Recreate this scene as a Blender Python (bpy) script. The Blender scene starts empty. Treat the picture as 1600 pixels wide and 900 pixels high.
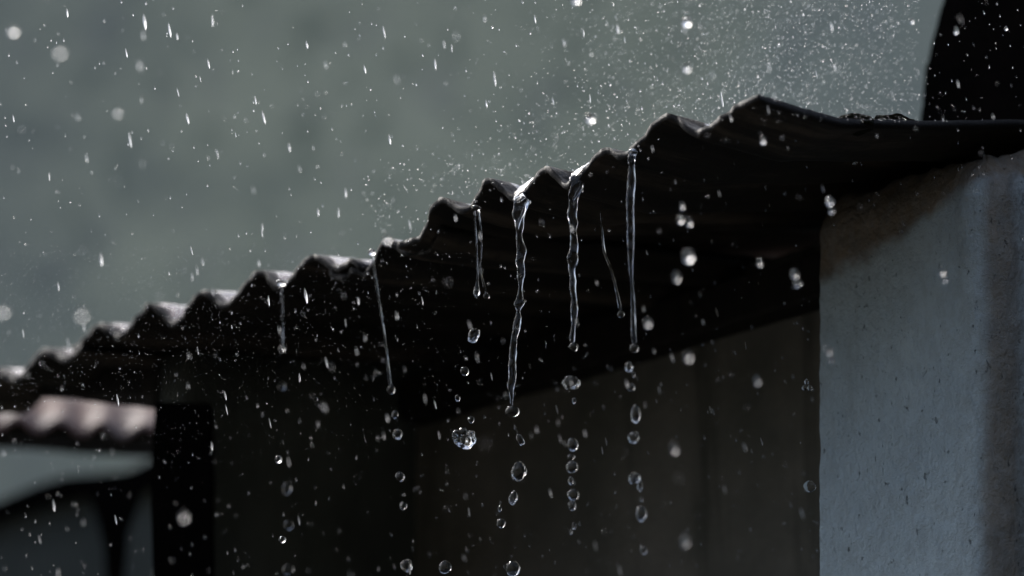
import bpy, bmesh, math, random
import numpy as np
from mathutils import Vector, Matrix, noise as mnoise

# ------------------------------------------------------------------ camera, world, sun, exposure
SC = bpy.context.scene
COL = SC.collection
PITCH = math.radians(18.0)
CAM = np.array([0.0, 0.0, 1.6])
LENS = 146.0
FPX = LENS / 36.0 * 1600.0
FOCUS = 3.98

cam_data = bpy.data.cameras.new('camera')
cam_data.lens = LENS
cam_data.sensor_width = 36.0
cam_data.clip_start = 0.05
cam_data.clip_end = 3000.0
cam_data.dof.use_dof = True
cam_data.dof.focus_distance = FOCUS
cam_data.dof.aperture_fstop = 2.4
cam_data.dof.aperture_blades = 0
cam = bpy.data.objects.new('camera', cam_data)
COL.objects.link(cam)
cam.location = CAM
cam.rotation_euler = (math.radians(90) + PITCH, 0, 0)
SC.camera = cam

SUN_EL, SUN_AZ = math.radians(47), math.radians(-35)     # azimuth from +Y (the view direction) towards +X
world = bpy.data.worlds.new('World')
SC.world = world
world.use_nodes = True
wn, wl = world.node_tree.nodes, world.node_tree.links
for n in list(wn):
    wn.remove(n)
sky = wn.new('ShaderNodeTexSky')
sky.sky_type = 'NISHITA'
sky.sun_disc = False
sky.sun_elevation = SUN_EL
sky.sun_rotation = SUN_AZ
sky.air_density = 1.0
sky.dust_density = 4.0
sky.ozone_density = 1.0
hsv = wn.new('ShaderNodeHueSaturation')                   # rain cloud: nearly colourless light
hsv.inputs['Saturation'].default_value = 0.72
bg = wn.new('ShaderNodeBackground')
bg.inputs['Strength'].default_value = 0.11
wo = wn.new('ShaderNodeOutputWorld')
wl.new(sky.outputs[0], hsv.inputs['Color'])
wl.new(hsv.outputs[0], bg.inputs['Color'])
wl.new(bg.outputs[0], wo.inputs['Surface'])

sun_data = bpy.data.lights.new('sun', 'SUN')
sun_data.energy = 1.5
sun_data.angle = math.radians(16)
sun_data.color = (1.0, 0.97, 0.93)
sun = bpy.data.objects.new('sun', sun_data)
COL.objects.link(sun)
sdir = Vector((math.sin(SUN_AZ) * math.cos(SUN_EL), math.cos(SUN_AZ) * math.cos(SUN_EL), math.sin(SUN_EL)))
sun.rotation_euler = (-sdir).to_track_quat('-Z', 'Y').to_euler()
sun.location = (-6, 4, 12)

SC.view_settings.view_transform = 'Standard'
SC.view_settings.look = 'None'
SC.view_settings.exposure = 1.02
SC.view_settings.gamma = 1.0
SC.view_settings.use_curve_mapping = False
SC.render.engine = 'CYCLES'
SC.cycles.use_denoising = True
SC.cycles.max_bounces = 14
SC.cycles.transmission_bounces = 12
SC.cycles.transparent_max_bounces = 8
SC.cycles.sample_clamp_indirect = 6.0

# ------------------------------------------------------------------ geometry of the view
R_ = np.array([1.0, 0, 0])
F_ = np.array([0, math.cos(PITCH), math.sin(PITCH)])
U_ = np.array([0, -math.sin(PITCH), math.cos(PITCH)])


def ray(px, py):
    return F_ + R_ * (px - 800) / FPX + U_ * (450 - py) / FPX


def at_y(px, py, y):
    """world point on the ray of a photo pixel at world distance y"""
    d = ray(px, py)
    return CAM + d * (y / d[1])


# the shed: eave runs level from near right to far left; u along the eave, v inwards, z up
ORIGIN = CAM + ray(868, 262) * 4.0
_d = ray(72, 535)
_far = CAM + _d * ((ORIGIN[2] - CAM[2]) / _d[2])
A_ = ORIGIN - _far
A_ /= np.linalg.norm(A_)
B_ = np.array([-A_[1], A_[0], 0.0])
ROOF_P = math.tan(math.radians(9.0))
FRAME = Matrix(((A_[0], B_[0], 0, ORIGIN[0]), (A_[1], B_[1], 0, ORIGIN[1]), (0, 0, 1, ORIGIN[2]), (0, 0, 0, 1)))
GROUND = -ORIGIN[2]                       # local z of the ground in shed coordinates


def uvz(px, py, v=0.0):
    """photo pixel -> (u, z) on the vertical plane v"""
    d = ray(px, py)
    s = ((ORIGIN - CAM) @ B_ + v) / (d @ B_)
    p = CAM + d * s - ORIGIN
    return float(p @ A_), float(p[2])


def fbm(x, y, z, octv=4):
    return mnoise.fractal(Vector((x, y, z)), 1.0, 2.0, octv)


# ------------------------------------------------------------------ object helpers
def link(name, me, mat=None, parent=None):
    o = bpy.data.objects.new(name, me)
    COL.objects.link(o)
    if mat is not None and me is not None and not me.materials:
        me.materials.append(mat)
    if parent is not None:
        o.parent = parent
    return o


def mesh(name, verts, faces, smooth=True):
    me = bpy.data.meshes.new(name)
    me.from_pydata([tuple(v) for v in verts], [], faces)
    if smooth:
        me.polygons.foreach_set('use_smooth', [True] * len(me.polygons))
    me.update()
    return me


def from_bm(name, bm, smooth=True):
    me = bpy.data.meshes.new(name)
    bmesh.ops.recalc_face_normals(bm, faces=bm.faces)
    bm.to_mesh(me)
    bm.free()
    if smooth:
        me.polygons.foreach_set('use_smooth', [True] * len(me.polygons))
    return me


def tag(o, label=None, cat=None, group=None, kind=None):
    if label: o['label'] = label
    if cat: o['category'] = cat
    if group: o['group'] = group
    if kind: o['kind'] = kind
    return o


def empty(name, matrix=None, loc=None):
    o = bpy.data.objects.new(name, None)
    o.empty_display_size = 0.05
    COL.objects.link(o)
    if matrix is not None: o.matrix_world = matrix
    if loc is not None: o.location = loc
    return o


# ------------------------------------------------------------------ materials
class Nodes:
    def __init__(self, name):
        self.m = bpy.data.materials.new(name)
        self.m.use_nodes = True
        self.t = self.m.node_tree
        self.n, self.l = self.t.nodes, self.t.links
        self.bsdf = self.n['Principled BSDF']
        self.tc = self.n.new('ShaderNodeTexCoord')

    def noise(self, scale, detail=5, rough=0.6, stretch=None, dist=0.0):
        nd = self.n.new('ShaderNodeTexNoise')
        nd.inputs['Scale'].default_value = scale
        nd.inputs['Detail'].default_value = detail
        nd.inputs['Roughness'].default_value = rough
        nd.inputs['Distortion'].default_value = dist
        src = self.tc.outputs['Object']
        if stretch:
            mp = self.n.new('ShaderNodeMapping')
            mp.inputs['Scale'].default_value = stretch
            self.l.new(src, mp.inputs['Vector'])
            src = mp.outputs[0]
        self.l.new(src, nd.inputs['Vector'])
        return nd.outputs['Fac']

    def ramp(self, fac, stops):
        r = self.n.new('ShaderNodeValToRGB')
        e = r.color_ramp.elements
        e[0].position, e[0].color = stops[0][0], (*stops[0][1], 1)
        e[1].position, e[1].color = stops[-1][0], (*stops[-1][1], 1)
        for p, c in stops[1:-1]:
            x = e.new(p)
            x.color = (*c, 1)
        self.l.new(fac, r.inputs[0])
        return r.outputs[0]

    def step(self, fac, lo, hi, a=0.0, b=1.0):
        r = self.n.new('ShaderNodeMapRange')
        r.interpolation_type = 'SMOOTHSTEP'
        for k, v in zip(('From Min', 'From Max', 'To Min', 'To Max'), (lo, hi, a, b)):
            r.inputs[k].default_value = v
        self.l.new(fac, r.inputs['Value'])
        return r.outputs[0]

    def math(self, op, a, b=None):
        r = self.n.new('ShaderNodeMath')
        r.operation = op
        for i, x in enumerate((a, b)):
            if x is None: continue
            if isinstance(x, (int, float)): r.inputs[i].default_value = x
            else: self.l.new(x, r.inputs[i])
        return r.outputs[0]

    def mix(self, fac, a, b):
        r = self.n.new('ShaderNodeMix')
        r.data_type = 'RGBA'
        if isinstance(fac, (int, float)): r.inputs[0].default_value = fac
        else: self.l.new(fac, r.inputs[0])
        for i, x in ((6, a), (7, b)):
            if isinstance(x, tuple): r.inputs[i].default_value = (*x, 1)
            else: self.l.new(x, r.inputs[i])
        return r.outputs[2]

    def xyz(self):
        s = self.n.new('ShaderNodeSeparateXYZ')
        self.l.new(self.tc.outputs['Object'], s.inputs[0])
        return s.outputs

    def bump(self, h, strength, dist):
        b = self.n.new('ShaderNodeBump')
        b.inputs['Strength'].default_value = strength
        b.inputs['Distance'].default_value = dist
        self.l.new(h, b.inputs['Height'])
        self.l.new(b.outputs[0], self.bsdf.inputs['Normal'])

    def set(self, **kw):
        for k, v in kw.items():
            s = self.bsdf.inputs[k.replace('_', ' ')]
            if isinstance(v, tuple): s.default_value = (*v, 1)
            elif isinstance(v, (int, float)): s.default_value = v
            else: self.l.new(v, s)
        return self


def water_material():
    m = bpy.data.materials.new('water')
    m.use_nodes = True
    n, l = m.node_tree.nodes, m.node_tree.links
    for x in list(n): n.remove(x)
    g = n.new('ShaderNodeBsdfGlass')
    g.inputs['IOR'].default_value = 1.333
    g.inputs['Roughness'].default_value = 0.0
    g.inputs['Color'].default_value = (0.98, 0.99, 1.0, 1)
    o = n.new('ShaderNodeOutputMaterial')
    l.new(g.outputs[0], o.inputs['Surface'])
    return m


def simple(name, col_a, col_b, scale, rough, bump=0.3, bdist=0.004, spec=0.5, stretch=None):
    k = Nodes(name)
    f = k.noise(scale, 6, 0.65, stretch)
    k.set(Base_Color=k.ramp(f, [(0.3, col_a), (0.7, col_b)]), Roughness=rough)
    k.bsdf.inputs['Specular IOR Level'].default_value = spec
    k.bump(k.noise(scale * 6, 6, 0.7, stretch), bump, bdist)
    return k.m


M_WATER = water_material()
M_RAIN = water_material()
M_RAIN.name = 'rain'
M_RAIN.node_tree.nodes['Glass BSDF'].inputs['Roughness'].default_value = 0.6

# weathered plaster far behind
k = Nodes('far_plaster')
f1 = k.noise(2.6, 5, 0.6)
f2 = k.noise(10.0, 3, 0.55)
c = k.ramp(f1, [(0.32, (0.42, 0.44, 0.34)), (0.5, (0.51, 0.525, 0.395)), (0.68, (0.58, 0.59, 0.445))])
c = k.mix(k.step(f2, 0.50, 0.70, 0, 0.9), c, (0.22, 0.25, 0.195))
c = k.mix(k.step(k.noise(6.0, 3, 0.5, (1.3, 1, 1)), 0.52, 0.7, 0, 0.4), c, (0.33, 0.32, 0.31))
s = k.xyz()
gx = k.math('ADD', s[0], k.math('MULTIPLY', k.math('SUBTRACT', f1, 0.5), 1.2))
c = k.mix(k.step(gx, -0.6, -1.5, 0, 0.5), c, (0.20, 0.225, 0.235))       # darker blue-grey towards either side
c = k.mix(k.step(gx, 0.35, 0.9, 0, 0.5), c, (0.31, 0.345, 0.335))
k.set(Base_Color=c, Roughness=0.85)
k.bump(k.noise(30, 5), 0.4, 0.01)
M_FARWALL = k.m

# roof sheet: painted top (old red oxide, worn grey), sooty brown underneath
def roof_top(name, stops, dry):
    k = Nodes(name)
    c = k.ramp(k.noise(9, 6, 0.65), stops)
    wet = k.step(k.noise(38, 5, 0.7, (1.0, 0.5, 1.0)), dry - 0.06, dry + 0.06)
    # dark, less wet band along the drip edge
    line = k.math('ADD', k.xyz()[1], k.math('MULTIPLY', k.math('SUBTRACT', k.noise(25, 5, 0.7), 0.5), 0.05))
    off_band = k.step(line, 0.006, 0.022)
    c = k.mix(off_band, (0.008, 0.008, 0.009), c)
    wet = k.math('MULTIPLY', wet, k.step(off_band, 0, 1, 0.15, 1.0))
    k.set(Base_Color=c, Roughness=k.step(wet, 0, 1, 0.85, 0.12))
    k.bsdf.inputs['Specular IOR Level'].default_value = 0.3
    k.l.new(wet, k.bsdf.inputs['Coat Weight'])
    k.bsdf.inputs['Coat Roughness'].default_value = 0.05
    k.bump(k.math('ADD', k.noise(110, 5, 0.7), k.math('MULTIPLY', k.noise(30, 4, 0.6), 1.6)), 1.0, 0.007)
    return k.m


M_ROOFTOP = roof_top('roof_top', [(0.38, (0.17, 0.036, 0.022)), (0.50, (0.17, 0.10, 0.09)), (0.64, (0.26, 0.245, 0.245))], 0.34)
M_ROOFDARK = roof_top('roof_top_dark', [(0.36, (0.03, 0.018, 0.014)), (0.50, (0.02, 0.02, 0.016)), (0.68, (0.035, 0.03, 0.028))], 0.50)  # darker, drier top for the near sheet
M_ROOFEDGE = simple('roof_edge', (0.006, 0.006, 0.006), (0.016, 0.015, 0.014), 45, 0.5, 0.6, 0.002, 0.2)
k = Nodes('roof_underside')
f = k.noise(7, 6, 0.65, (3.2, 0.22, 1.0))  # lengthwise streaks paint in the light and shade of the ribs
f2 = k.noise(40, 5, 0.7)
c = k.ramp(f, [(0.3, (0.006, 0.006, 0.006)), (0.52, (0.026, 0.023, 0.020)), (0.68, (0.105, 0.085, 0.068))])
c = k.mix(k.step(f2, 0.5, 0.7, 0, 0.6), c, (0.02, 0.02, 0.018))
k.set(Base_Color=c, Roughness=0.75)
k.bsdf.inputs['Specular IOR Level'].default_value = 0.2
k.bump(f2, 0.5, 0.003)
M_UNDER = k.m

# dark stained wall under the roof
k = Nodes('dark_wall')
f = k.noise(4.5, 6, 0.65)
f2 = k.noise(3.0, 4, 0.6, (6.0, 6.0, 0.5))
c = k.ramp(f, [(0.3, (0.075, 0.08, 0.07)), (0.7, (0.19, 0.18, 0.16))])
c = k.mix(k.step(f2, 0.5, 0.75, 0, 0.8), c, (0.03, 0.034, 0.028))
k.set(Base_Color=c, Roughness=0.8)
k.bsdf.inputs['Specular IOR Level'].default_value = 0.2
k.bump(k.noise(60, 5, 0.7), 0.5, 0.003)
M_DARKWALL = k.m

M_TIMBER = simple('wet_black_timber', (0.008, 0.008, 0.008), (0.022, 0.019, 0.016), 14, 0.6, 0.5, 0.003, 0.2, (8, 8, 0.6))
M_NEARBLACK = simple('near_black', (0.003, 0.003, 0.003), (0.006, 0.005, 0.005), 18, 0.95, 0.6, 0.006, 0.0)  # near-black colour stands in for the backlit darkness of the wall
M_GROUND = simple('wet_earth', (0.022, 0.021, 0.018), (0.06, 0.055, 0.045), 3.0, 0.45, 0.6, 0.02)
M_LOWWALL = simple('low_wall', (0.045, 0.052, 0.048), (0.10, 0.11, 0.10), 5, 0.85, 0.4, 0.004, 0.2)
M_DEBRIS = simple('moss', (0.008, 0.009, 0.006), (0.02, 0.022, 0.012), 60, 0.9, 0.8, 0.004, 0.1)

# ------------------------------------------------------------------ ground
g = 60.0
N = 40
vs, fs = [], []
for j in range(N + 1):
    for i in range(N + 1):
        # finer near the shed, reaching far out
        x = (i / N * 2 - 1); y = (j / N * 2 - 1)
        X, Y = 900 * x ** 3 + 12 * x, 900 * y ** 3 + 12 * y + 4
        z = 0.03 * fbm(X * 0.5, Y * 0.5, 0.0) if abs(X) < 30 and abs(Y) < 30 else 0.0
        vs.append((X, Y, z - 0.03))
for j in range(N):
    for i in range(N):
        a = j * (N + 1) + i
        fs.append((a, a + 1, a + N + 2, a + N + 1))
ground = link('ground', mesh('ground', vs, fs), M_GROUND)
tag(ground, 'dark wet earth below the shed', kind='structure')


# ------------------------------------------------------------------ far plastered wall
def grid_box(name, x0, x1, y0, y1, z0, z1, nx, nz, amp=0.0, freq=3.0, seed=0.0, lean=0.0, top=None):
    """a wall slab whose two large faces (y0 and y1) are finely divided and slightly uneven"""
    bm = bmesh.new()
    rows = {}
    for side, y in ((0, y0), (1, y1)):
        for j in range(nz + 1):
            for i in range(nx + 1):
                x = x0 + (x1 - x0) * i / nx
                zt = z1 if top is None else top(x)
                z = z0 + (zt - z0) * j / nz
                dy = amp * fbm(x * freq + seed, z * freq, side * 7 + seed)
                dz = amp * 1.5 * fbm(x * freq * 2, seed + 3, side, 3) if j == nz else 0
                dx = amp * fbm(z * freq * 2, seed + 9, side, 3) if i in (0, nx) else 0
                rows[side, i, j] = bm.verts.new((x + dx + lean * z, y + dy, z + dz))
    for j in range(nz):
        for i in range(nx):
            bm.faces.new([rows[0, i, j], rows[0, i + 1, j], rows[0, i + 1, j + 1], rows[0, i, j + 1]])
            bm.faces.new([rows[1, i, j], rows[1, i, j + 1], rows[1, i + 1, j + 1], rows[1, i + 1, j]])
    for i in range(nx):
        for j in (0, nz):
            bm.faces.new([rows[0, i, j], rows[0, i + 1, j], rows[1, i + 1, j], rows[1, i, j]])
    for j in range(nz):
        for i in (0, nx):
            bm.faces.new([rows[0, i, j], rows[0, i, j + 1], rows[1, i, j + 1], rows[1, i, j]])
    return from_bm(name, bm)


far = empty('plastered_wall', loc=(0.0, 10.5, 0.0))
tag(far, 'tall stained grey green plaster wall filling the blurred background', 'wall')
link('wall_face', grid_box('far_wall', -7, 7, 0, 0.3, -0.1, 6.3, 50, 24, 0.012, 1.2, 3.0), M_FARWALL, far)
link('coping', grid_box('far_coping', -7.05, 7.05, -0.06, 0.36, 6.33, 6.42, 40, 1, 0.006, 2.0, 5.0), M_LOWWALL, far)
link('plinth', grid_box('far_plinth', -7.02, 7.02, -0.05, -0.015, -0.1, 0.45, 40, 2, 0.004, 2.0, 8.0), M_LOWWALL, far)

# ------------------------------------------------------------------ unseen building, added behind the camera to block low sky light
M_SKYBLOCKER = simple('sky_blocker_wall', (0.07, 0.068, 0.06), (0.13, 0.125, 0.11), 3, 0.85, 0.4, 0.004, 0.2)
sky_blocker = empty('sky_blocker', loc=(0, -1.2, 0))
tag(sky_blocker, 'unseen dark building added behind the camera to block low sky light', 'sky_blocker')
link('wall', grid_box('sky_blocker_wall', -7, 7, -0.3, 0.0, -0.1, 5.2, 40, 16, 0.01, 1.5, 12.0), M_SKYBLOCKER, sky_blocker)
link('roof', grid_box('sky_blocker_roof', -7.4, 7.4, -3.5, 0.75, 5.22, 5.34, 30, 2, 0.006, 2.0, 15.0), M_TIMBER, sky_blocker)
for wx in (-3.0, 3.0):
    w = link('blocker_window', grid_box('blocker_window', wx - 0.6, wx + 0.6, -0.02, 0.05, 0.95, 2.3, 6, 6, 0.001, 3.0, wx), M_TIMBER, sky_blocker)
    link('blocker_sill', grid_box('blocker_sill', wx - 0.7, wx + 0.7, 0.0, 0.14, 0.86, 0.93, 6, 1, 0.001, 3.0, wx), M_SKYBLOCKER, w)

# ------------------------------------------------------------------ corrugated roof
# ridges and valleys of the eave, as seen along its length (photo pixels turned into u, z on the eave plane)
PROFILE_PX = [(-205, 638), (-160, 656), (-105, 592), (-62, 617), (-14, 562), (30, 577), (72, 533), (109, 545), (158, 504), (188, 523),
              (233, 473), (271, 502), (318, 454), (351, 475), (405, 421), (440, 445), (490, 397), (527, 414),
              (551, 404), (566, 414), (597, 361), (638, 379), (664, 371), (702, 312), (741, 327), (779, 282),
              (817, 310), (866, 262), (903, 289), (957, 232), (985, 243), (1057, 182), (1104, 206), (1184, 157)]
PROF = [uvz(x, y) for x, y in PROFILE_PX]
PU = np.array([p[0] for p in PROF])
PZ = np.array([p[1] for p in PROF])


def profile(u):
    i = int(np.clip(np.searchsorted(PU, u) - 1, 0, len(PU) - 2))
    t = (u - PU[i]) / (PU[i + 1] - PU[i])
    t = min(1.25, max(0.0, t))
    s = 0.5 - 0.5 * math.cos(math.pi * min(t, 1.0))
    s = 0.85 * s + 0.15 * min(t, 1.0)
    return PZ[i] + (PZ[i + 1] - PZ[i]) * s


roof = empty('corrugated_roof', FRAME)
tag(roof, 'old corrugated lean-to roof with dripping wavy eave, dark underneath', 'roof')


def slope_z(v, flat):
    """height gained going inwards; the near sheets sag flat towards the eave"""
    if not flat or v < 0.0:
        return v * (ROOF_P if not flat else 0.05)
    p0, p1 = 0.05, 0.25
    return v * p0 if v < 0.1 else 0.1 * p0 + (v - 0.1) * p1


def roof_sheet(u0, u1, lift, nose, seed, du=0.0042, nv=64, vmax=1.15, flat=False):
    nu = int(round((u1 - u0) / du))
    bm = bmesh.new()
    T = 0.009
    top, bot = [], []
    for i in range(nu + 1):
        u = u0 + (u1 - u0) * i / nu
        zp = profile(u)
        ct, cb = [], []
        ragged = 0.006 * fbm(u * 18, seed, 1.0, 4) + 0.0035 * fbm(u * 90, seed, 4.0, 3)
        for j in range(nv + 1):
            t = (j / nv) ** 1.6
            v = -nose + ragged * (1 - t) + ((vmax(u) if callable(vmax) else vmax) + nose) * t
            z = zp + slope_z(v, flat) + lift + 0.0022 * fbm(u * 11, v * 7, seed, 4)
            edge = max(0.0, 1 - j / 5.0)
            th = T * (1 - 0.45 * edge * (0.6 + 0.6 * fbm(u * 60, 0, seed, 3)))
            rough = 0.0008 * fbm(u * 130, v * 130, seed, 3)
            ct.append(bm.verts.new((u, v, z + rough)))
            cb.append(bm.verts.new((u, v, z - th + rough)))
        top.append(ct); bot.append(cb)
    for i in range(nu):
        for j in range(nv):
            bm.faces.new([top[i][j], top[i + 1][j], top[i + 1][j + 1], top[i][j + 1]]).material_index = 0
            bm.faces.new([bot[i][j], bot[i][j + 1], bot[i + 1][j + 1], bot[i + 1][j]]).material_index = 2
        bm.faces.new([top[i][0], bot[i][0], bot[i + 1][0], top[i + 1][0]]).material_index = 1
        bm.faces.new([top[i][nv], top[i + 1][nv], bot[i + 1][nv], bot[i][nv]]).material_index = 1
    for j in range(nv):
        bm.faces.new([top[0][j], top[0][j + 1], bot[0][j + 1], bot[0][j]]).material_index = 1
        bm.faces.new([top[nu][j], bot[nu][j], bot[nu][j + 1], top[nu][j + 1]]).material_index = 1
    me = from_bm('roof_sheet', bm)
    for m in (M_ROOFDARK if flat else M_ROOFTOP, M_ROOFEDGE, M_UNDER):
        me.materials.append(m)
    return link('roof_sheet', me, None, roof)


def ux(i):
    return PROF[i][0]


VC = 0.13
ua, za = uvz(-230, 590, 0.04)
ub, zb_ = uvz(266, 641, VC)
U_CUT = uvz(264, 640, VC)[0]


def short_v(u):
    return 0.04 + (VC - 0.04) * min(1.0, max(0.0, (u - ua) / (ub - ua)))

            # left of here the sheet is broken off short
roof_sheet(ux(0), U_CUT + 0.012, -0.0085, 0.004, 2.0, vmax=short_v)
roof_sheet(U_CUT - 0.01, ux(18) + 0.012, 0.0, 0.001, 3.0)
roof_sheet(ux(16) + 0.02, ux(22) + 0.02, -0.0085, -0.004, 5.0)
roof_sheet(ux(21) - 0.004, ux(33) + 0.012, 0.0, 0.012, 9.0, flat=True)


def beam_mesh(name, p0, p1, w, h, seed=0.0, n=24, amp=0.002):
    """a rough squared timber from p0 to p1"""
    p0, p1 = Vector(p0), Vector(p1)
    ax = (p1 - p0).normalized()
    side = ax.cross(Vector((0, 0, 1)))
    if side.length < 1e-3: side = Vector((1, 0, 0))
    side.normalize()
    up = side.cross(ax)
    bm = bmesh.new()
    rings = []
    r = 0.12
    sec = [(-1 + r, -1), (1 - r, -1), (1, -1 + r), (1, 1 - r), (1 - r, 1), (-1 + r, 1), (-1, 1 - r), (-1, -1 + r)]
    for i in range(n + 1):
        c = p0.lerp(p1, i / n)
        ring = []
        for q, (a, b) in enumerate(sec):
            p = c + side * (a * w / 2) + up * (b * h / 2)
            d = amp * fbm(p.x * 9 + seed, p.y * 9, p.z * 9 + q)
            ring.append(bm.verts.new(p + side * d + up * d * 0.7))
        rings.append(ring)
    for i in range(n):
        for q in range(8):
            bm.faces.new([rings[i][q], rings[i][(q + 1) % 8], rings[i + 1][(q + 1) % 8], rings[i + 1][q]])
    bm.faces.new(rings[0]); bm.faces.new(rings[-1])
    return from_bm(name, bm, False)


VW = 0.455
# dark panel added as shade behind the short sheet, hanging lower towards the shed
shade_panel = link('shade_panel', grid_box('shade_panel', 0, 1, 0, 0.016, 0, 1, 40, 3, 0.0, 5.0, 6.0), M_TIMBER, roof)
for v in shade_panel.data.vertices:
    t, h = v.co.x, v.co.z
    zl = za + (zb_ - za) * t + 0.004 * fbm(t * 9, 2, 2)
    ub_ = ua + (ub - ua) * t
    zt = profile(ub_) + ROOF_P * short_v(ub_) - 0.012
    v.co = (ub_, short_v(ub_) - 0.018 + v.co.y, zl + (zt - zl) * h)

link('wall_plate', beam_mesh('wall_plate', (U_CUT + 0.06, VW - 0.012, ROOF_P * VW - 0.075), (0.10, VW - 0.012, ROOF_P * VW - 0.075), 0.05, 0.05, 4.0), M_TIMBER, roof)
# ------------------------------------------------------------------ dark wall below the roof
u_l = uvz(338, 800, VW)[0]
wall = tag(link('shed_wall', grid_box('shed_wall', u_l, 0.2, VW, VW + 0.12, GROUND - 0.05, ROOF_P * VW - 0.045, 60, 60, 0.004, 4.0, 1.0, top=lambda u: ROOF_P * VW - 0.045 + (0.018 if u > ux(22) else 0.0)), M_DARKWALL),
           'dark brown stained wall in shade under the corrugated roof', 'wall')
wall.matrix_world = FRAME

M_SHADEWALL = simple('shade_wall_surface', (0.042, 0.05, 0.046), (0.12, 0.13, 0.117), 5, 0.85, 0.4, 0.004, 0.1, (1, 1, 0.4))  # for a wall added to keep light off the shed's far end
shader_wall = tag(link('shade_wall', grid_box('shade_wall', VC - 0.016, VW + 0.06, -0.05, 0.0, GROUND - 0.05, -0.02, 20, 40, 0.004, 4.0, 4.0,
                                     top=lambda v: profile(U_CUT) + ROOF_P * v - 0.012), M_SHADEWALL),
           'dark greenish wall added to shade the far end of the shed', 'wall')
shader_wall.matrix_world = FRAME @ Matrix.Translation((U_CUT, 0, 0)) @ Matrix.Rotation(math.radians(90), 4, 'Z')

# ------------------------------------------------------------------ pale plastered pillar on the right
VP = 0.305
pu0, pz0 = uvz(1282, 400, VP)
pu1, pz1 = uvz(1282, 900, VP)
LEAN = (pu0 - pu1) / (pz0 - pz1)          # old pillar, a little out of plumb
PL = pu0 - LEAN * pz0                     # its far edge at z = 0
PR = uvz(1527, 700, VP)[0] - LEAN * uvz(1527, 700, VP)[1] + 0.02
PTOP = uvz(1545, 236, VP)[1] + 0.010


def pillar_mesh():
    bm = bmesh.new()
    r = 0.035
    path = []                             # plan outline of the faces: far side, front, rounded corner, right return, back
    path += [(PL, VP + 0.07), (PL, VP + 0.03)]
    n = 70
    for i in range(n + 1):
        path.append((PL + (PR - r - PL) * i / n, VP))
    for i in range(1, 13):
        a = math.pi / 2 * i / 13
        path.append((PR - r + r * math.sin(a), VP + r - r * math.cos(a)))
    for i in range(60):
        path.append((PR, VP + r + 0.5 * i / 59))
    nz = 150
    zs = [GROUND - 0.05 + (pz1 - 0.15 - GROUND) * j / 30 for j in range(31)]
    z_top = PTOP
    zs += [zs[-1] + (z_top - zs[-1]) * j / nz for j in range(1, nz + 1)]
    rows = []
    for z in zs:
        row = []
        for i, (u, v) in enumerate(path):
            nrm_u, nrm_v = 0.0, -1.0
            if u > PR - r: 
                a = min(math.pi / 2, math.atan2(u - (PR - r), max(1e-6, VP + r - v))) if v < VP + r else math.pi / 2
                nrm_u, nrm_v = math.sin(a), -math.cos(a)
            if i < 2: nrm_u, nrm_v = 0, 0
            dd = 0.0035 * fbm(u * 9, v * 9, z * 5, 4) + 0.0009 * fbm(u * 70, v * 70, z * 45, 3)
            # worn shoulder: the top drops away and rounds off
            k2 = max(0.0, (z - (z_top - 0.05)) / 0.05)
            dd -= 0.028 * k2 * k2
            dd += 0.004 * k2 * fbm(u * 60, v * 60, z * 60, 3)
            zr = 0.45 * (v - VP - r) * max(0.0, (z - z_top + 0.3) / 0.3) if v > VP + r and i > 5 else 0.0
            zt = z + zr + (0.008 * fbm(u * 30, v * 30, 3.0, 4) if z >= z_top - 1e-6 else 0)
            edge = 0.0012 * fbm(z * 40, 5, 0, 4) if i <= 2 else 0.0
            row.append(bm.verts.new((u + LEAN * z + nrm_u * dd + edge, v + nrm_v * dd, zt)))
        rows.append(row)
    for j in range(len(rows) - 1):
        for i in range(len(path) - 1):
            bm.faces.new([rows[j][i], rows[j][i + 1], rows[j + 1][i + 1], rows[j + 1][i]])
        bm.faces.new([rows[j][-1], rows[j][0], rows[j + 1][0], rows[j + 1][-1]])
    # rough top bed
    cen = bm.verts.new((PR - 0.08, VP + 0.25, z_top + 0.03))
    t = rows[-1]
    for i in range(len(t)):
        bm.faces.new([t[i], t[(i + 1) % len(t)], cen])
    return from_bm('pillar', bm)


k = Nodes('pillar_plaster')
s = k.xyz()
f = k.noise(6, 5, 0.6)
fs_ = k.noise(90, 5, 0.75)
paint = k.ramp(f, [(0.3, (0.37, 0.48, 0.56)), (0.7, (0.48, 0.60, 0.67))])
raw = k.ramp(k.noise(30, 6, 0.7), [(0.3, (0.10, 0.085, 0.063)), (0.7, (0.24, 0.20, 0.15))])
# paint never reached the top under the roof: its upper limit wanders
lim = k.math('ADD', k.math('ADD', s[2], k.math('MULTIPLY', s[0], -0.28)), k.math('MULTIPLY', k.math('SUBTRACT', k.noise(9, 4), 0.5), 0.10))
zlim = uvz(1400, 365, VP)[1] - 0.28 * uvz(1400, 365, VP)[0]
bare = k.step(lim, zlim - 0.012, zlim + 0.012)
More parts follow.
